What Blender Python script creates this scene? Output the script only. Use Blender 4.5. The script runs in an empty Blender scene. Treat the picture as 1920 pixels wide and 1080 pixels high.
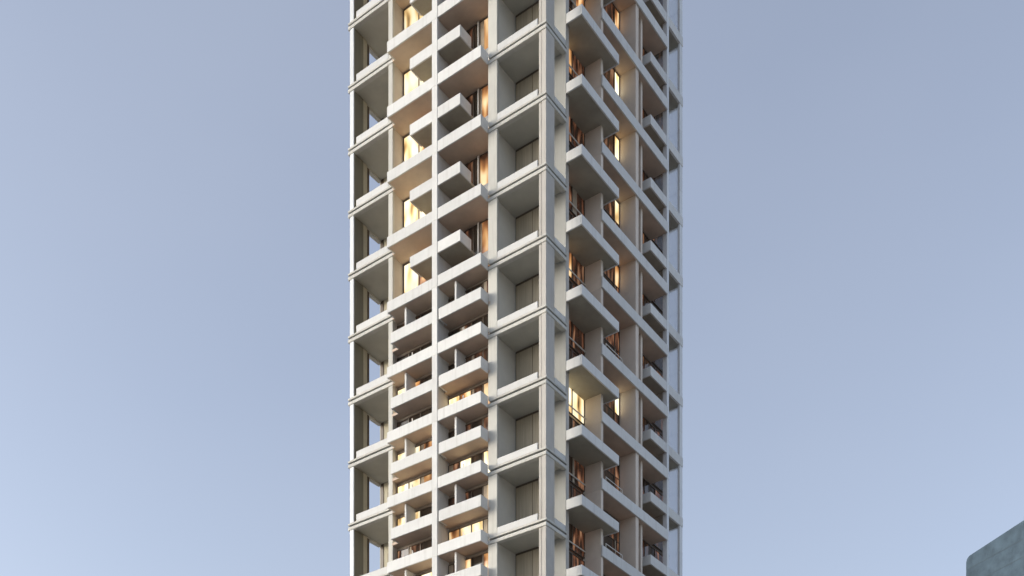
import bpy, bmesh, math, random
from mathutils import Vector, Matrix
random.seed(7)
S = bpy.context.scene
COL = S.collection

# ------------------------------------------------------------------ camera
F, HOR = 2196.0, 2050.0            # focal length and horizon row of a 1920 px wide picture
cam = bpy.data.objects.new('camera', bpy.data.cameras.new('camera'))
COL.objects.link(cam)
cam.location = (0, 0, 1.7)
cam.rotation_euler = (math.radians(90), 0, 0)
cam.data.sensor_width = 36
cam.data.lens = 36 * F / 1920
cam.data.shift_y = (HOR - 540) / 1920
cam.data.clip_end = 6000
S.camera = cam
# ------------------------------------------------------------------ sky, sun, exposure
SUN_EL, SUN_AZ = math.radians(14), math.radians(264)     # azimuth from +Y, clockwise: behind the camera, to its left
w = bpy.data.worlds.new('World'); S.world = w; w.use_nodes = True
nt = w.node_tree
bg = nt.nodes['Background']
sky = nt.nodes.new('ShaderNodeTexSky'); sky.sky_type = 'NISHITA'; sky.sun_disc = False
sky.sun_elevation = SUN_EL; sky.sun_rotation = SUN_AZ
sky.air_density = 1.0; sky.dust_density = 3.0; sky.ozone_density = 2.6
hs = nt.nodes.new('ShaderNodeHueSaturation'); hs.inputs['Saturation'].default_value = 0.58; hs.inputs['Hue'].default_value = 0.506
nt.links.new(sky.outputs[0], hs.inputs['Color'])
# faint uneven haze in the sky
tcw = nt.nodes.new('ShaderNodeTexCoord'); mpw = nt.nodes.new('ShaderNodeMapping'); mpw.inputs['Scale'].default_value = (1.6, 1.6, 3.2)
nzw = nt.nodes.new('ShaderNodeTexNoise'); nzw.inputs['Scale'].default_value = 1.3; nzw.inputs['Detail'].default_value = 4; nzw.inputs['Roughness'].default_value = 0.45
mrw = nt.nodes.new('ShaderNodeMapRange'); mrw.inputs['From Min'].default_value = 0.35; mrw.inputs['From Max'].default_value = 0.75
mrw.inputs['To Min'].default_value = 0.0; mrw.inputs['To Max'].default_value = 0.22
mxw = nt.nodes.new('ShaderNodeMix'); mxw.data_type = 'RGBA'; mxw.inputs[7].default_value = (1.85, 2.02, 2.38, 1)
nt.links.new(tcw.outputs['Generated'], mpw.inputs[0]); nt.links.new(mpw.outputs[0], nzw.inputs['Vector'])
nt.links.new(nzw.outputs['Fac'], mrw.inputs['Value']); nt.links.new(mrw.outputs[0], mxw.inputs['Factor'])
nt.links.new(hs.outputs[0], mxw.inputs[6]); nt.links.new(mxw.outputs[2], bg.inputs[0])
bg.inputs[1].default_value = 0.147
sun = bpy.data.objects.new('sun', bpy.data.lights.new('sun', 'SUN')); COL.objects.link(sun)
sun.data.energy = 0.35; sun.data.angle = math.radians(28); sun.data.color = (1.0, 0.96, 0.89)
d = Vector((math.sin(SUN_AZ)*math.cos(SUN_EL), math.cos(SUN_AZ)*math.cos(SUN_EL), math.sin(SUN_EL)))
sun.rotation_euler = d.to_track_quat('Z', 'Y').to_euler()
S.view_settings.view_transform = 'Standard'; S.view_settings.look = 'None'
S.view_settings.exposure = 1.1; S.view_settings.gamma = 1.0

# ------------------------------------------------------------------ materials
def mat(name, col, rough=0.7, var=0.12, scale=0.6, stretch=(1, 1, 1), spec=0.3, bump=0.0, streak=0.0, metal=0.0):
    m = bpy.data.materials.new(name); m.use_nodes = True
    n = m.node_tree.nodes; l = m.node_tree.links; p = n['Principled BSDF']
    p.inputs['Roughness'].default_value = rough
    p.inputs['Metallic'].default_value = metal
    p.inputs['Specular IOR Level'].default_value = spec
    geo = n.new('ShaderNodeNewGeometry')
    mp = n.new('ShaderNodeMapping'); mp.inputs['Scale'].default_value = stretch
    l.new(geo.outputs['Position'], mp.inputs['Vector'])
    nz = n.new('ShaderNodeTexNoise'); nz.inputs['Scale'].default_value = scale
    nz.inputs['Detail'].default_value = 5; nz.inputs['Roughness'].default_value = 0.6
    l.new(mp.outputs[0], nz.inputs['Vector'])
    r = n.new('ShaderNodeValToRGB')
    r.color_ramp.elements[0].position = 0.3; r.color_ramp.elements[1].position = 0.7
    r.color_ramp.elements[0].color = tuple(c*(1-var) for c in col)+(1,)
    r.color_ramp.elements[1].color = tuple(min(1, c*(1+var)) for c in col)+(1,)
    l.new(nz.outputs['Fac'], r.inputs['Fac'])
    out = r.outputs['Color']
    if streak > 0:                                  # rain streaks running down the surface
        mp2 = n.new('ShaderNodeMapping'); mp2.inputs['Scale'].default_value = (2.6, 2.6, 0.16)
        l.new(geo.outputs['Position'], mp2.inputs['Vector'])
        n2 = n.new('ShaderNodeTexNoise'); n2.inputs['Scale'].default_value = 1.3; n2.inputs['Detail'].default_value = 6
        l.new(mp2.outputs[0], n2.inputs['Vector'])
        mr = n.new('ShaderNodeMapRange'); mr.inputs['From Min'].default_value = 0.52; mr.inputs['From Max'].default_value = 0.8
        mr.inputs['To Max'].default_value = streak
        l.new(n2.outputs['Fac'], mr.inputs['Value'])
        mx = n.new('ShaderNodeMix'); mx.data_type = 'RGBA'
        l.new(mr.outputs[0], mx.inputs['Factor']); l.new(out, mx.inputs[6])
        mx.inputs[7].default_value = (col[0]*0.5, col[1]*0.47, col[2]*0.42, 1)
        out = mx.outputs[2]
    oi = n.new('ShaderNodeObjectInfo')                # every piece is cast a little lighter or darker
    mo = n.new('ShaderNodeMapRange'); mo.inputs['To Min'].default_value = 0.93; mo.inputs['To Max'].default_value = 1.05
    l.new(oi.outputs['Random'], mo.inputs['Value'])
    vm = n.new('ShaderNodeVectorMath'); vm.operation = 'SCALE'
    l.new(out, vm.inputs[0]); l.new(mo.outputs[0], vm.inputs['Scale']); out = vm.outputs[0]
    l.new(out, p.inputs['Base Color'])
    if bump:
        b = n.new('ShaderNodeBump'); b.inputs['Strength'].default_value = bump; b.inputs['Distance'].default_value = 0.03
        n3 = n.new('ShaderNodeTexNoise'); n3.inputs['Scale'].default_value = 9; l.new(geo.outputs['Position'], n3.inputs['Vector'])
        l.new(n3.outputs['Fac'], b.inputs['Height']); l.new(b.outputs[0], p.inputs['Normal'])
    return m

def lit(name, stops, strength, sx=3.0, sz=0.5):
    """window glass with a lit room, curtains and dark furniture behind it"""
    m = bpy.data.materials.new(name); m.use_nodes = True
    n = m.node_tree.nodes; l = m.node_tree.links; p = n['Principled BSDF']
    p.inputs['Base Color'].default_value = (0.03, 0.025, 0.02, 1)
    p.inputs['Roughness'].default_value = 0.08
    p.inputs['Specular IOR Level'].default_value = 0.5
    tc = n.new('ShaderNodeTexCoord'); oi = n.new('ShaderNodeObjectInfo')
    mu = n.new('ShaderNodeMath'); mu.operation = 'MULTIPLY'; mu.inputs[1].default_value = 91.0
    l.new(oi.outputs['Random'], mu.inputs[0])
    cb = n.new('ShaderNodeCombineXYZ'); l.new(mu.outputs[0], cb.inputs[0]); l.new(mu.outputs[0], cb.inputs[2])
    ad = n.new('ShaderNodeVectorMath'); ad.operation = 'ADD'
    l.new(tc.outputs['Object'], ad.inputs[0]); l.new(cb.outputs[0], ad.inputs[1])
    mp = n.new('ShaderNodeMapping'); mp.inputs['Scale'].default_value = (sx, sx, sz)
    l.new(ad.outputs[0], mp.inputs['Vector'])
    nz = n.new('ShaderNodeTexNoise'); nz.inputs['Scale'].default_value = 1.0; nz.inputs['Detail'].default_value = 0.5
    l.new(mp.outputs[0], nz.inputs['Vector'])
    r = n.new('ShaderNodeValToRGB')
    els = r.color_ramp.elements
    while len(els) < len(stops): els.new(0.5)
    for e, (pos, c) in zip(els, stops): e.position = pos; e.color = c+(1,)
    l.new(nz.outputs['Fac'], r.inputs['Fac'])
    l.new(r.outputs[0], p.inputs['Emission Color'])
    ms = n.new('ShaderNodeMapRange'); ms.inputs['To Min'].default_value = strength*0.65; ms.inputs['To Max'].default_value = strength*1.25
    l.new(oi.outputs['Random'], ms.inputs['Value']); l.new(ms.outputs[0], p.inputs['Emission Strength'])
    return m

M = {}
M['white'] = mat('white_render', (0.65, 0.65, 0.64), 0.62, 0.05, 0.8, bump=0.05, streak=0.28)
M['frame'] = mat('pale_stone', (0.54, 0.53, 0.49), 0.6, 0.06, 0.7, bump=0.05, streak=0.35)
M['post'] = mat('grey_stone', (0.48, 0.455, 0.42), 0.6, 0.07, 0.7, bump=0.05, streak=0.3)
M['parapet'] = mat('white_parapet', (0.60, 0.60, 0.59), 0.45, 0.04, 0.9, streak=0.15)
fm = bpy.data.materials.new('frosted_glass'); fm.use_nodes = True
fn = fm.node_tree.nodes; fl = fm.node_tree.links; fn.remove(fn['Principled BSDF'])
ft = fn.new('ShaderNodeBsdfTranslucent'); ft.inputs[0].default_value = (0.85, 0.87, 0.9, 1)
fr_ = fn.new('ShaderNodeBsdfTransparent'); fr_.inputs[0].default_value = (0.80, 0.82, 0.86, 1)
fx = fn.new('ShaderNodeMixShader'); fx.inputs[0].default_value = 0.6
fl.new(ft.outputs[0], fx.inputs[1]); fl.new(fr_.outputs[0], fx.inputs[2]); fl.new(fx.outputs[0], fn['Material Output'].inputs[0])
M['frosted'] = fm
M["groove"] = mat('dark_joint', (0.03, 0.028, 0.025), 0.8, 0.1)
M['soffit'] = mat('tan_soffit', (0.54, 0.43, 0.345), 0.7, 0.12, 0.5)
M['dark_soffit'] = mat('dark_olive_soffit', (0.35, 0.325, 0.265), 0.75, 0.15, 0.5)  # own darker olive colour of the box balcony and far-corner undersides
M['csoffit'] = mat('olive_soffit', (0.48, 0.47, 0.42), 0.75, 0.08, 0.5)
M['inner'] = mat('grey_inner_wall', (0.62, 0.61, 0.57), 0.75, 0.06, 0.5)
M['pier'] = mat('pale_pier', (0.42, 0.42, 0.40), 0.7, 0.06, 0.5, streak=0.2)
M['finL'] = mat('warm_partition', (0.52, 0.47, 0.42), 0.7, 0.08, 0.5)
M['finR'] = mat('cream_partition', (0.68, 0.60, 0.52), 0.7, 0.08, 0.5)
M['olive'] = mat('bronze_cladding', (0.20, 0.185, 0.14), 0.5, 0.12, 1.5, (3, 3, .2))
M['cream'] = mat('cream_stone', (0.50, 0.46, 0.35), 0.6, 0.08, 0.8)
M['core'] = mat('brown_wall', (0.36, 0.30, 0.245), 0.7, 0.15, 0.6)
M['metal'] = mat('dark_bronze_metal', (0.10, 0.075, 0.055), 0.4, 0.1, 2, spec=0.5)
M['rail'] = mat('pale_handrail', (0.62, 0.58, 0.52), 0.35, 0.05, 2, spec=0.5)
M['curtain'] = mat('beige_curtain', (0.43, 0.375, 0.29), 0.8, 0.16, 1.0, (7, 7, .25))
M['drape'] = mat('pale_drape', (0.50, 0.42, 0.33), 0.85, 0.1, 2)
M['ground'] = mat('paving', (0.31, 0.29, 0.26), 0.85, 0.2, 0.05)
M['slate'] = mat('slate_cladding', (0.07, 0.108, 0.148), 0.8, 0.3, 0.9, bump=0.1)
M['edge'] = mat('pale_edge', (0.70, 0.72, 0.74), 0.5, 0.04, 0.6)
Bk = (0.006, 0.004, 0.003)
M['lit_yellow'] = lit('lit_yellow_glass', [(0.22, (0.10, 0.06, 0.025)), (0.34, (0.60, 0.38, 0.15)), (0.44, (1.0, 0.74, 0.38)), (0.60, (1.0, 0.90, 0.64))], 0.76, 1.3, .45)
M['lit_amber'] = lit('lit_amber_glass', [(0.28, (0.03, 0.010, 0.004)), (0.40, (0.26, 0.10, 0.035)), (0.52, (0.60, 0.30, 0.11)), (0.70, (1.0, 0.74, 0.42))], 0.62, 1.3, .5)
M['dim'] = lit('dim_red_glass', [(0.30, Bk), (0.48, (0.035, 0.014, 0.008)), (0.60, (0.13, 0.05, 0.025)), (0.75, (0.34, 0.18, 0.10))], 0.45, 2.5, .6)
M['dark'] = lit('dark_glass', [(0.4, Bk), (0.62, (0.02, 0.012, 0.008)), (0.8, (0.07, 0.035, 0.02))], 0.45, 2.5, .6)

# ------------------------------------------------------------------ mesh helpers
MESH = {}
def boxes(bl, bevel=0.02):
    bm = bmesh.new()
    for b in bl:
        x0, x1, y0, y1, z0, z1 = b[:6]
        r = bmesh.ops.create_cube(bm, size=1)
        vs = r['verts']
        bmesh.ops.scale(bm, vec=(x1-x0, y1-y0, z1-z0), verts=vs)
        bmesh.ops.translate(bm, vec=((x0+x1)/2, (y0+y1)/2, (z0+z1)/2), verts=vs)
        bv = b[6] if len(b) > 6 else bevel
        if bv > 0:
            es = list({e for v in vs for e in v.link_edges})
            bmesh.ops.bevel(bm, geom=es, offset=min(bv, 0.45*min(x1-x0, y1-y0, z1-z0)), segments=3 if bv > 0.05 else 1, profile=0.5, affect='EDGES')
    return bm
def part(name, key, bl, m, parent, z=0.0, label=None, bevel=0.02):
    if key not in MESH:
        me = bpy.data.meshes.new(name)
        bm = boxes(bl, bevel); bm.to_mesh(me); bm.free()
        me.materials.append(M[m]); MESH[key] = me
    o = bpy.data.objects.new(name, MESH[key]); COL.objects.link(o)
    o.parent = parent; o.location = (0, 0, z)
    if label: o['label'] = label
    return o
def empty(name, loc, rz, label, cat):
    o = bpy.data.objects.new(name, None); COL.objects.link(o)
    o.location = loc; o.rotation_euler = (0, 0, rz); o['label'] = label; o['category'] = cat
    return o

# ------------------------------------------------------------------ ground
bm = bmesh.new()
bmesh.ops.create_grid(bm, x_segments=2, y_segments=2, size=3000)
me = bpy.data.meshes.new('ground'); bm.to_mesh(me); bm.free(); me.materials.append(M['ground'])
g = bpy.data.objects.new('ground', me); COL.objects.link(g); g['kind'] = 'structure'

# ------------------------------------------------------------------ the tower
# its own axes: origin at the near corner; the left face is y = 0 (x from -25.4 to 0), the right face is x = 0 (y from 0 to 25.3)
CX, CY = 64/F*108.7, 108.7
T = empty('residential_tower', (CX, CY, 0), math.atan2(-0.1377, 0.1887),
          'tall slender apartment tower with white balcony bands, stone corner loggias and warm lit windows', 'tower')
Z0, P = 54.44, 6.6
K0, K1 = -2, 12
ZT = Z0 + P*(K1+1)
YL, YR = -1.2, 0.8                 # projecting balcony planes of the left and right faces
BU, BLo = 1.75, 0.75               # back wall of the upper and lower balconies, left face
BR = -1.25                         # back wall, right face
FL, BL_ = 4.7, 3.41                # depth of the far and near corner loggia

part('core_wall', 'core', [(-24.9, BR-.16, FL+.12, 25.0, 0, ZT), (-19.0, -6.36, 2.0, FL+.12, 0, ZT), (-6.36, BR-.16, BL_+.12, FL+.12, 0, ZT)], 'core', T, bevel=0)
part('roof', 'roof', [(-25.4, 0.8, -1.2, 25.3, ZT, ZT+0.9)], 'white', T)

def window(key, axis, a0, a1, z0, z1, c, panes, z, t=0.06, transom=None, upper=None, wts=None):
    """frame with mullions (part) holding panes (sub-parts); axis 'L' = left face, 'R' = right face"""
    n = len(panes); bl = []
    def B(p0, p1, d0, d1, q0, q1):
        return (p0, p1, c-d1, c-d0, q0, q1) if axis == 'L' else (c+d0, c+d1, p0, p1, q0, q1)
    wts = wts or [1]*n; tot = sum(wts); E = [a0]
    for q in wts: E.append(E[-1]+(a1-a0)*q/tot)
    bl += [B(a0, a1, 0.0, 0.14, z0, z0+t), B(a0, a1, 0.0, 0.14, z1-t, z1)]
    for i in range(n+1):
        u = E[i]; h = t if 0 < i < n else t*0.8
        bl.append(B(max(a0, u-h), min(a1, u+h), 0.003, 0.143, z0+t, z1-t))
    if transom: bl.append(B(a0+t, a1-t, 0.006, 0.11, transom, transom+.06))
    f = part('window', 'wf'+key, bl, 'metal', T, z, bevel=0)
    for i, pm in enumerate(panes):
        zt = transom if transom else z1-t
        part('pane', 'wp%s%d%s' % (key, i, pm), [B(E[i]+t, E[i+1]-t, 0.03, 0.06, z0+t, zt)], pm, f, 0, bevel=0)
        if pm in ('dim', 'lit_amber') and (i+len(key)+int(z)) % 2 == 0:
            cw = (E[i+1]-E[i])*(0.18+0.07*((i+int(z*3)) % 4))
            part('curtain', 'wc%s%d_%d' % (key, i, (i+int(z*3)) % 4), [B(E[i]+t+q*cw/4, E[i]+t+(q+.8)*cw/4, 0.062, 0.10, z0+t, zt) for q in range(4)], 'drape', f, 0, bevel=0)
        if transom:
            um = upper[i] if upper else pm
            part('pane', 'wq%s%d%s' % (key, i, um), [B(E[i]+t, E[i+1]-t, 0.03, 0.06, zt+.06, z1-t)], um, f, 0, bevel=0)
    return f

LIT_A = {(3,1): ['dark']*4, (3,0): ['dark']*4, (2,1): ['lit_yellow', 'lit_amber', 'dark', 'dark'], (2,0): ['dark', 'dark', 'dark', 'dim'],
         (1,1): ['lit_yellow', 'lit_yellow', 'lit_amber', 'lit_yellow'], (1,0): ['lit_yellow', 'lit_yellow', 'lit_amber', 'lit_yellow'],
         (0,1): ['lit_yellow', 'lit_yellow', 'dark', 'lit_yellow'], (0,0): ['dim', 'dim', 'dark', 'dark'],
         (-1,1): ['lit_amber', 'dim', 'lit_yellow', 'lit_yellow'], (-1,0): ['dim']*4}
LIT_B = {(3,1): ['dark', 'dark', 'dark', 'dim'], (3,0): ['dark', 'dim', 'dark', 'dark'], (2,1): ['dark', 'dark', 'dim', 'dim'],
         (2,0): ['lit_yellow', 'lit_amber', 'dim', 'lit_amber'], (1,1): ['dark', 'dim', 'dark', 'dim'],
         (1,0): ['dim', 'lit_yellow', 'dark', 'lit_yellow'], (0,1): ['dim', 'dim', 'dark', 'lit_amber'],
         (0,0): ['lit_amber', 'lit_yellow', 'lit_yellow', 'dim'], (-1,1): ['dim', 'lit_amber', 'dark', 'lit_amber'], (-1,0): ['dim']*4}
RB = 0.165*P                        # height of a band

# side walls and slender posts that run the full height, one piece per storey pair
for k in range(K0, K1+1):
    z = Z0 + P*k
    up = k >= 4
    # ---- near corner loggia -------------------------------------------------
    part('corner_post', 'cp', [(-0.52, 0.0, 0.0, 1.41, 0.72, P, .03), (-0.86, -0.60, 0.06, 0.5, 0.72, P, .02), (-0.60, -0.52, 0.10, 0.5, 0.72, P, 0)], 'post', T, z)
    lf = part('loggia_frame', 'nlf', [
        (-6.78, 0.06, -0.06, 0.45, 0.0, 0.34, .03), (-0.45, 0.06, 0.45, 3.41, 0.003, 0.337, .03),
        (-6.60, 0.06, -0.06, 0.45, 0.51, 0.72, .03), (-0.45, 0.06, 0.45, 3.41, 0.513, 0.717, .03)], 'frame', T, z)
    part('shadow_joint', 'nsj', [(-6.7, -0.18, 0.16, 0.45, 0.33, 0.52, 0), (-0.45, -0.18, 0.45, 3.40, 0.33, 0.52, 0)], 'groove', lf)
    part('floor_slab', 'nfs', [(-6.05, -0.45, 0.45, BL_, 0.22, 0.70, 0)], 'csoffit', lf)
    part('parapet', 'npp', [(-5.69, -0.97, 0.0, 0.20, 0.724, 1.42, .07), (-0.20, -0.03, 1.47, 3.38, 0.724, 1.30, .05)], 'parapet', lf)
    lw = part('loggia_wall', 'nlw', [(-6.35, -6.05, 0.35, BL_+.1, 0.7, P+.22, 0), (-6.05, -0.05, BL_, BL_+.12, .7, P+.22, 0)], 'inner', T, z)
    part('pier', 'npr', [(-2.1, -0.003, BL_-.10, BL_-.003, 0.72, P+.2, .01)], 'pier', lw)
    part('door', 'ndr', [(-5.95, -5.88, BL_-.06, BL_-.004, .72, P+.18), (-2.17, -2.10, BL_-.06, BL_-.004, .72, P+.18), (-5.88, -2.17, BL_-.06, BL_-.004, P-.02, P+.18), (-3.96, -3.90, BL_-.06, BL_-.004, .72, P-.02)], 'metal', lw)
    part('curtain', 'ncu', [(-5.88, -3.96, BL_-.04, BL_-.006, .72, P-.02, 0), (-3.90, -2.17, BL_-.04, BL_-.006, .72, P-.02, 0)], 'curtain', lw)
    part('loggia_post', 'nps', [(-6.78, -5.69, 0.0, 0.35, 0.72, P, .03)], 'frame', T, z)
    part('side_wall', 'nsw', [(-6.72, -6.36, 0.35, 2.4, 0.0, P, 0)], 'finL', T, z)
    # ---- far-left corner loggia ----------------------------------------------
    lf = part('loggia_frame', 'flf', [
        (-25.32, -19.0, -0.06, 0.45, 0.0, 0.34, .03), (-25.32, -24.9, 0.45, FL, 0.003, 0.337, .03),
        (-25.32, -19.2, -0.06, 0.45, 0.51, 0.72, .03), (-25.32, -24.9, 0.45, FL, 0.513, 0.717, .03)], 'frame', T, z)
    part('shadow_joint', 'fsj', [(-25.1, -19.1, 0.16, 0.45, 0.33, 0.52, 0), (-25.2, -24.95, 0.45, FL-.01, 0.33, 0.52, 0)], 'groove', lf)
    part('floor_slab', 'ffs', [(-24.9, -19.65, 0.45, FL, 0.22, 0.70, 0)], 'csoffit', lf)
    part('parapet', 'fpp', [(-24.2, -19.66, 0.0, 0.20, 0.724, 1.46, .07)], 'parapet', lf)
    cp = part('corner_post', 'fcp', [(-25.1, -24.54, 0.0, 0.12, 0.72, P, .03)], 'edge', T, z)
    part('cladding_panel', 'fcl', [(-25.08, -24.56, 0.12, 1.5, 0.72, P, 0)], 'olive', cp)
    part('stone_strip', 'fst', [(-25.08, -24.60, 1.5, 2.15, 0.72, P, .02)], 'cream', cp)
    part('metal_frame', 'fmf', [(-25.05, -24.75, 2.15, 2.62, 0.72, P, 0)], 'metal', cp)
    lw = part('loggia_wall', 'flw', [(-25.1, -19.3, FL, FL+.12, .7, P+.22, 0)], 'cream', T, z)
    part('door', 'fdr', [(-25.0, -24.55, FL-.06, FL-.003, .72, P+.2)], 'metal', lw)
    part('curtain', 'fcu', [(-24.0, -20.0, FL-.04, FL-.002, .72, 5.6, 0)], 'curtain', lw)
    part('loggia_post', 'fps', [(-19.65, -19.05, 0.0, 0.35, 0.72, P, .03)], 'frame', T, z)
    part('side_wall', 'fsw', [(-19.6, -19.1, 0.35, FL+.1, 0.0, P, 0)], 'finL', T, z)
    # ---- left face, two bays behind projecting bands -------------------------
    back = BU if up else BLo
    part('bay_wall', 'bw%d' % up, [(-19.1, -6.36, back, 2.02, 0, P, 0)], 'core', T, z)
    part('partition_fin', 'pf%d' % up, [(-12.79, -12.11, YL-.03, YL+.32, 0, P, .02), (-12.66, -12.24, YL+.32, back, 0, P, 0)], 'white', T, z)
    b = part('balcony', 'bm%d' % up, [(-18.75, -12.80, YL, YL+.16, 0, RB, .02), (-12.10, -6.72, YL, YL+.16, 0, RB, .02),
              (-6.86, -6.72, YL+.16, -0.07, 0.004, RB-.004, .02), (-18.75, -18.6, YL+.16, -0.07, 0.004, RB-.004, .02)], 'white', T, z)
    part('floor_slab', 'bs%d' % up, [(-18.6, -12.67, YL+.16, back, .05, .32, 0), (-12.23, -6.86, YL+.16, back, .05, .32, 0), (-19.1, -18.6, -.05, back, .05, .32, 0), (-6.86, -6.5, -.05, back, .05, .32, 0)], 'soffit', b)
    H = P/2
    if up:
        b = part('balcony', 'ba2', [(-15.7, -12.80, YL, YL+.16, H, H+RB, .02), (-15.7, -15.56, YL+.16, 0.55, H+.004, H+RB-.004, .02)], 'white', T, z)
        part('floor_slab', 'bas2', [(-15.55, -12.67, YL+.16, back, H+.05, H+.3, 0)], 'dark_soffit', b)
        b = part('balcony', 'bb2', [(-12.10, -9.25, YL, YL+.16, H, H+RB, .02), (-9.39, -9.25, YL+.16, 0.55, H+.004, H+RB-.004, .02)], 'white', T, z)
        part('floor_slab', 'bbs2', [(-12.23, -9.40, YL+.16, back, H+.05, H+.3, 0)], 'dark_soffit', b)
        window('ua', 'L', -19.0, -12.8, .35, P-.05, back, ['lit_yellow', random.choice(['lit_yellow', 'lit_amber']), 'dim'], z, transom=3.3)
        window('ub', 'L', -12.1, -6.4, 1.8, P-.05, back, ['dim', 'dark', 'lit_amber', 'dim'], z, wts=[2.2, .75, 1.3, 1.3])
        part('slim_post', 'ubm', [(-9.2, -9.06, back-.3, back-.16, .32, P-.05, .01)], 'white', T, z)
        part('sill_panel', 'usp', [(-9.9, -6.4, back-.45, back-.16, 1.9, 3.15, .02)], 'white', T, z)
    else:
        b = part('balcony', 'la2', [(-18.25, -12.80, YL, YL+.16, H, H+RB, .02), (-18.25, -18.11, YL+.16, -0.07, H+.004, H+RB-.004, .02)], 'white', T, z)
        part('floor_slab', 'las2', [(-18.1, -12.67, YL+.16, back, H+.05, H+.3, 0), (-19.1, -18.1, -.02, back, H+.05, H+.3, 0)], 'soffit', b)
        b = part('balcony', 'lb2', [(-11.95, -6.72, YL, YL+.16, H, H+RB, .02), (-6.86, -6.72, YL+.16, -0.07, H+.004, H+RB-.004, .02), (-11.95, -11.81, YL+.16, 0, H+.004, H+RB-.004, .02)], 'white', T, z)
        part('floor_slab', 'lbs2', [(-11.8, -6.86, YL+.16, back, H+.05, H+.3, 0), (-6.86, -6.5, -.02, back, H+.05, H+.3, 0), (-12.23, -11.8, 0, back, H+.05, H+.3, 0)], 'soffit', b)
        for q, xx in enumerate((-16.65, -10.18)):
            part('balcony_divider', 'bd%d' % q, [(xx-.11, xx+.11, -0.75, back, H+.31, P, .01)], 'white', T, z)
        for q, xx in enumerate((-15.55, -9.05)):
            part('railing_post', 'rlp%d' % q, [(xx-.05, xx+.05, YL+.2, YL+.26, RB-.2, RB+.45, .01)], 'rail', T, z)
        for h in (0, 1):
            for nm, x0, x1, tb in (('a', -19.0, -12.7, LIT_A), ('b', -12.2, -6.4, LIT_B)):
                window('l%s%d' % (nm, h), 'L', x0, x1, H*h+.33, H*h+H-.28, back, tb.get((k, h), ['dark']*4), z)
    # ---- right face -----------------------------------------------------------
    part('slim_post', 'rp1', [(-0.6, 0.0, 3.42, 3.87, 0, P, .02)], 'post', T, z)
    part('partition_fin', 'rf1', [(BR-.1, YR-.04, 8.40, 8.83, 0, P, .01)], 'finR', T, z)
    part('partition_fin', 'rf2', [(BR-.1, YR-.02, 15.15, 15.75, 0, P, .01)], 'finR', T, z)
    part('slim_post', 'rp2', [(0.1, 0.35, 16.95, 17.3, 0, P, .02)], 'finR', T, z)
    part('slim_post', 'rp3', [(0.3, YR+.04, 21.72, 22.15, 0, P, .02)], 'edge', T, z)
    # projecting boxes of the first bay
    zb = 0.41*P
    b = part('balcony', 'r1', [(1.69, 1.85, 3.25, 10.05, zb, zb+.95, .02), (0.07, 1.69, 3.25, 3.42, zb+.004, zb+.946, .02), (BR, 1.69, 9.9, 10.05, zb+.004, zb+.946, .02)], 'white', T, z)
    part('floor_slab', 'r1s', [(0.07, 1.69, 3.42, 9.9, zb+.06, zb+.3, 0), (BR, 0.07, 3.9, 8.39, zb+.06, zb+.3, 0), (BR, 0.07, 8.84, 9.9, zb+.06, zb+.3, 0)], 'dark_soffit', b)
    part('handrail', 'r1h', [(-1.06, -.96, 3.9, 8.38, .80, .93, .02)], 'rail', T, z)
    # long bands of the second and third bay
    b = part('balcony', 'r2', [(YR, YR+.16, 8.36, 21.7, 0, 1.08, .02)], 'white', T, z)
    part('floor_slab', 'r2s', [(BR, YR, 8.84, 15.14, .06, .3, 0), (BR, YR, 15.76, 21.7, .06, .3, 0)], 'soffit', b)
    # boxes of the third bay, running on into the far corner
    zb = 0.43*P
    b = part('balcony', 'r3', [(YR-.16, YR+.02, 18.2, 21.7, zb, zb+1.0, .02), (-0.6, YR-.16, 18.2, 18.36, zb+.004, zb+.99, .02)], 'white', T, z)
    part('floor_slab', 'r3s', [(BR, YR-.16, 18.36, 21.7, zb+.06, zb+.3, 0)], 'dark_soffit', b)
    lf = part('loggia_frame', 'r4', [(YR-.2, YR+.04, 22.16, 25.36, zb, zb+1.0, .02), (-1.3, YR-.2, 25.1, 25.36, zb+.01, zb+.99, .02)], 'white', T, z)
    part('floor_slab', 'r4s', [(-1.3, YR-.2, 21.75, 25.1, zb+.03, zb+.3, 0)], 'dark_soffit', lf)
    part('glass_screen', 'r4w', [(BR-.1, 0.49, 25.0, 25.06, 0, P, 0)], 'frosted', T, z)
    part('corner_post', 'r4p', [(0.5, YR-.01, 24.7, 25.34, 0, P, .03)], 'edge', T, z)
    # windows
    r1 = {2: ['lit_yellow', 'lit_yellow'], 8: ['dim', 'lit_amber'], 7: ['lit_amber', 'dim'], 4: ['lit_amber', 'dim'], 1: ['dark', 'dim'], 0: ['dark', 'dim']}.get(k, ['dim', 'dim'])
    window('r1', 'R', 3.9, 8.38, .3, P-.02, BR, r1, z, transom=3.2, upper=['dark', 'dim'])
    r2 = 'lit_yellow' if k in (7, 6, 5, 2) else ('lit_amber' if k in (4, 8) else 'dim')
    window('r2', 'R', 8.85, 15.1, .35, P-.02, BR, ['dim', 'dark', 'dim'], z, transom=4.3, upper=['dark', 'dim', r2], wts=[3.1, 2.2, 1.0])
    window('r3', 'R', 15.8, 24.9, .35, P-.02, BR, ['dark', 'dim', 'dim', 'dark'], z, transom=4.6, upper=['dark', 'dim', 'dark', 'dim'])
    if k in (3, 1, 0, -1):
        part('handrail', 'r2h', [(.66, .72, 9.4, 12.6, 1.62, 1.7, .01), (.66, .72, 9.4, 9.48, .3, 1.62, 0), (.66, .72, 12.52, 12.6, .3, 1.62, 0)], 'rail', T, z)

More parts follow.
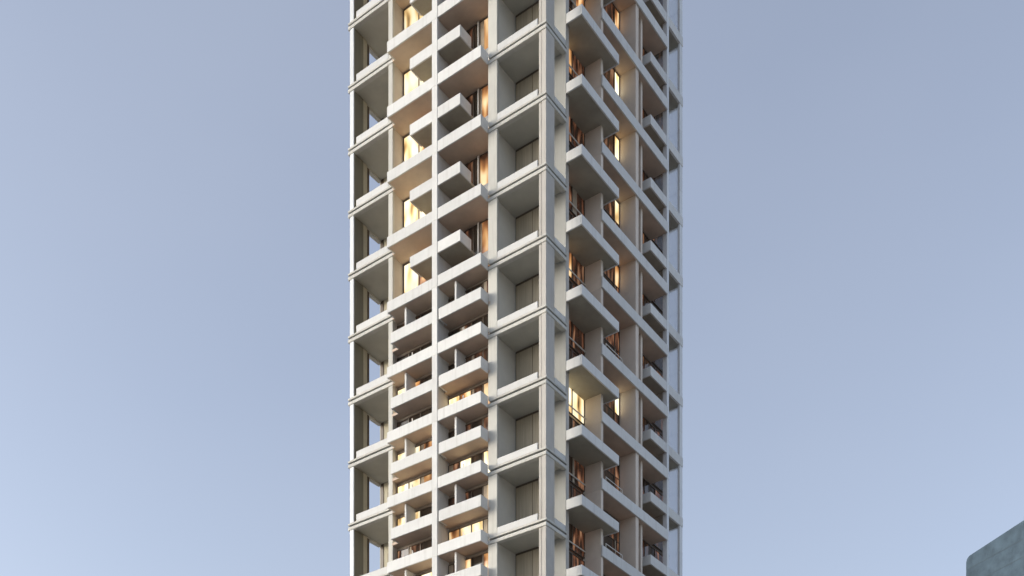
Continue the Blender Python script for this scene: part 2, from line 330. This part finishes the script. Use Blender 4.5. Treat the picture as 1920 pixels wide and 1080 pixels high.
# ------------------------------------------------------------------ neighbouring building, lower right
N = empty('neighbour_building', (0, 0, 0), 0, 'slate grey clad building with a sloping rounded roof corner, to the right of the tower', 'building')
def px(x, y, Y): return Vector(((x-960)/F*Y, Y, (HOR-y)/F*Y+1.7))
A = px(1811.5, 1047, 106.0); B = px(1935, 966, 99.2)
dirv = Vector((B.x-A.x, B.y-A.y, 0)); L = dirv.length; dirv.normalize(); nrm = Vector((dirv.y, -dirv.x, 0))
if nrm.x > 0: nrm = -nrm
L2 = 14.0
bm = bmesh.new()
prof = [(0, 0), (L2, 0), (L2, A.z+ (B.z-A.z)/L*L2)]
sl = (B.z-A.z)/L
r = 0.5
c = [(0 + r*(1-math.cos(t))*1.0, A.z - r*0.9 + r*math.sin(t) + sl*r*(1-math.cos(t))) for t in [i*math.pi/2/8 for i in range(9)]]
prof += [(q[0], q[1]) for q in reversed(c)]
f_ = [bm.verts.new((A.x+dirv.x*u, A.y+dirv.y*u, v)) for u, v in prof]
g_ = [bm.verts.new((A.x+dirv.x*u-nrm.x*18, A.y+dirv.y*u-nrm.y*18, v)) for u, v in prof]
bm.faces.new(f_); bm.faces.new(list(reversed(g_)))
for i in range(len(prof)):
    j = (i+1) % len(prof); bm.faces.new((f_[i], g_[i], g_[j], f_[j]))
bmesh.ops.recalc_face_normals(bm, faces=bm.faces)
me = bpy.data.meshes.new('cladding_wall'); bm.to_mesh(me); bm.free(); me.materials.append(M['slate'])
o = bpy.data.objects.new('cladding_wall', me); COL.objects.link(o); o.parent = N
def on_wall(name, rects, m, out=0.03):
    bm = bmesh.new()
    for u0, u1, v0, v1 in rects:
        vs = []
        for dd in (-0.05, out):
            for u, v in ((u0, v0), (u1, v0), (u1, v1), (u0, v1)):
                vs.append(bm.verts.new((A.x+dirv.x*u+nrm.x*dd, A.y+dirv.y*u+nrm.y*dd, v)))
        for f in ((0, 1, 2, 3), (7, 6, 5, 4), (0, 4, 5, 1), (1, 5, 6, 2), (2, 6, 7, 3), (3, 7, 4, 0)):
            bm.faces.new([vs[i] for i in f])
    bmesh.ops.recalc_face_normals(bm, faces=bm.faces)
    me = bpy.data.meshes.new(name); bm.to_mesh(me); bm.free(); me.materials.append(M[m])
    o = bpy.data.objects.new(name, me); COL.objects.link(o); o.parent = N
    return o
M['seam'] = mat('cladding_seam', (0.06, 0.085, 0.11), 0.6, 0.1)
on_wall('cladding_seam', [(0.02, 13.9, A.z-q, A.z-q+.035) for q in (1.1, 2.6, 4.1, 5.6, 7.1, 8.6)], 'seam', 0.012)
for q in range(4):
    on_wall('window', [(6.6, 7.9, A.z-1.0-3.0*q, A.z+0.8-3.0*q)], 'dark', 0.02)
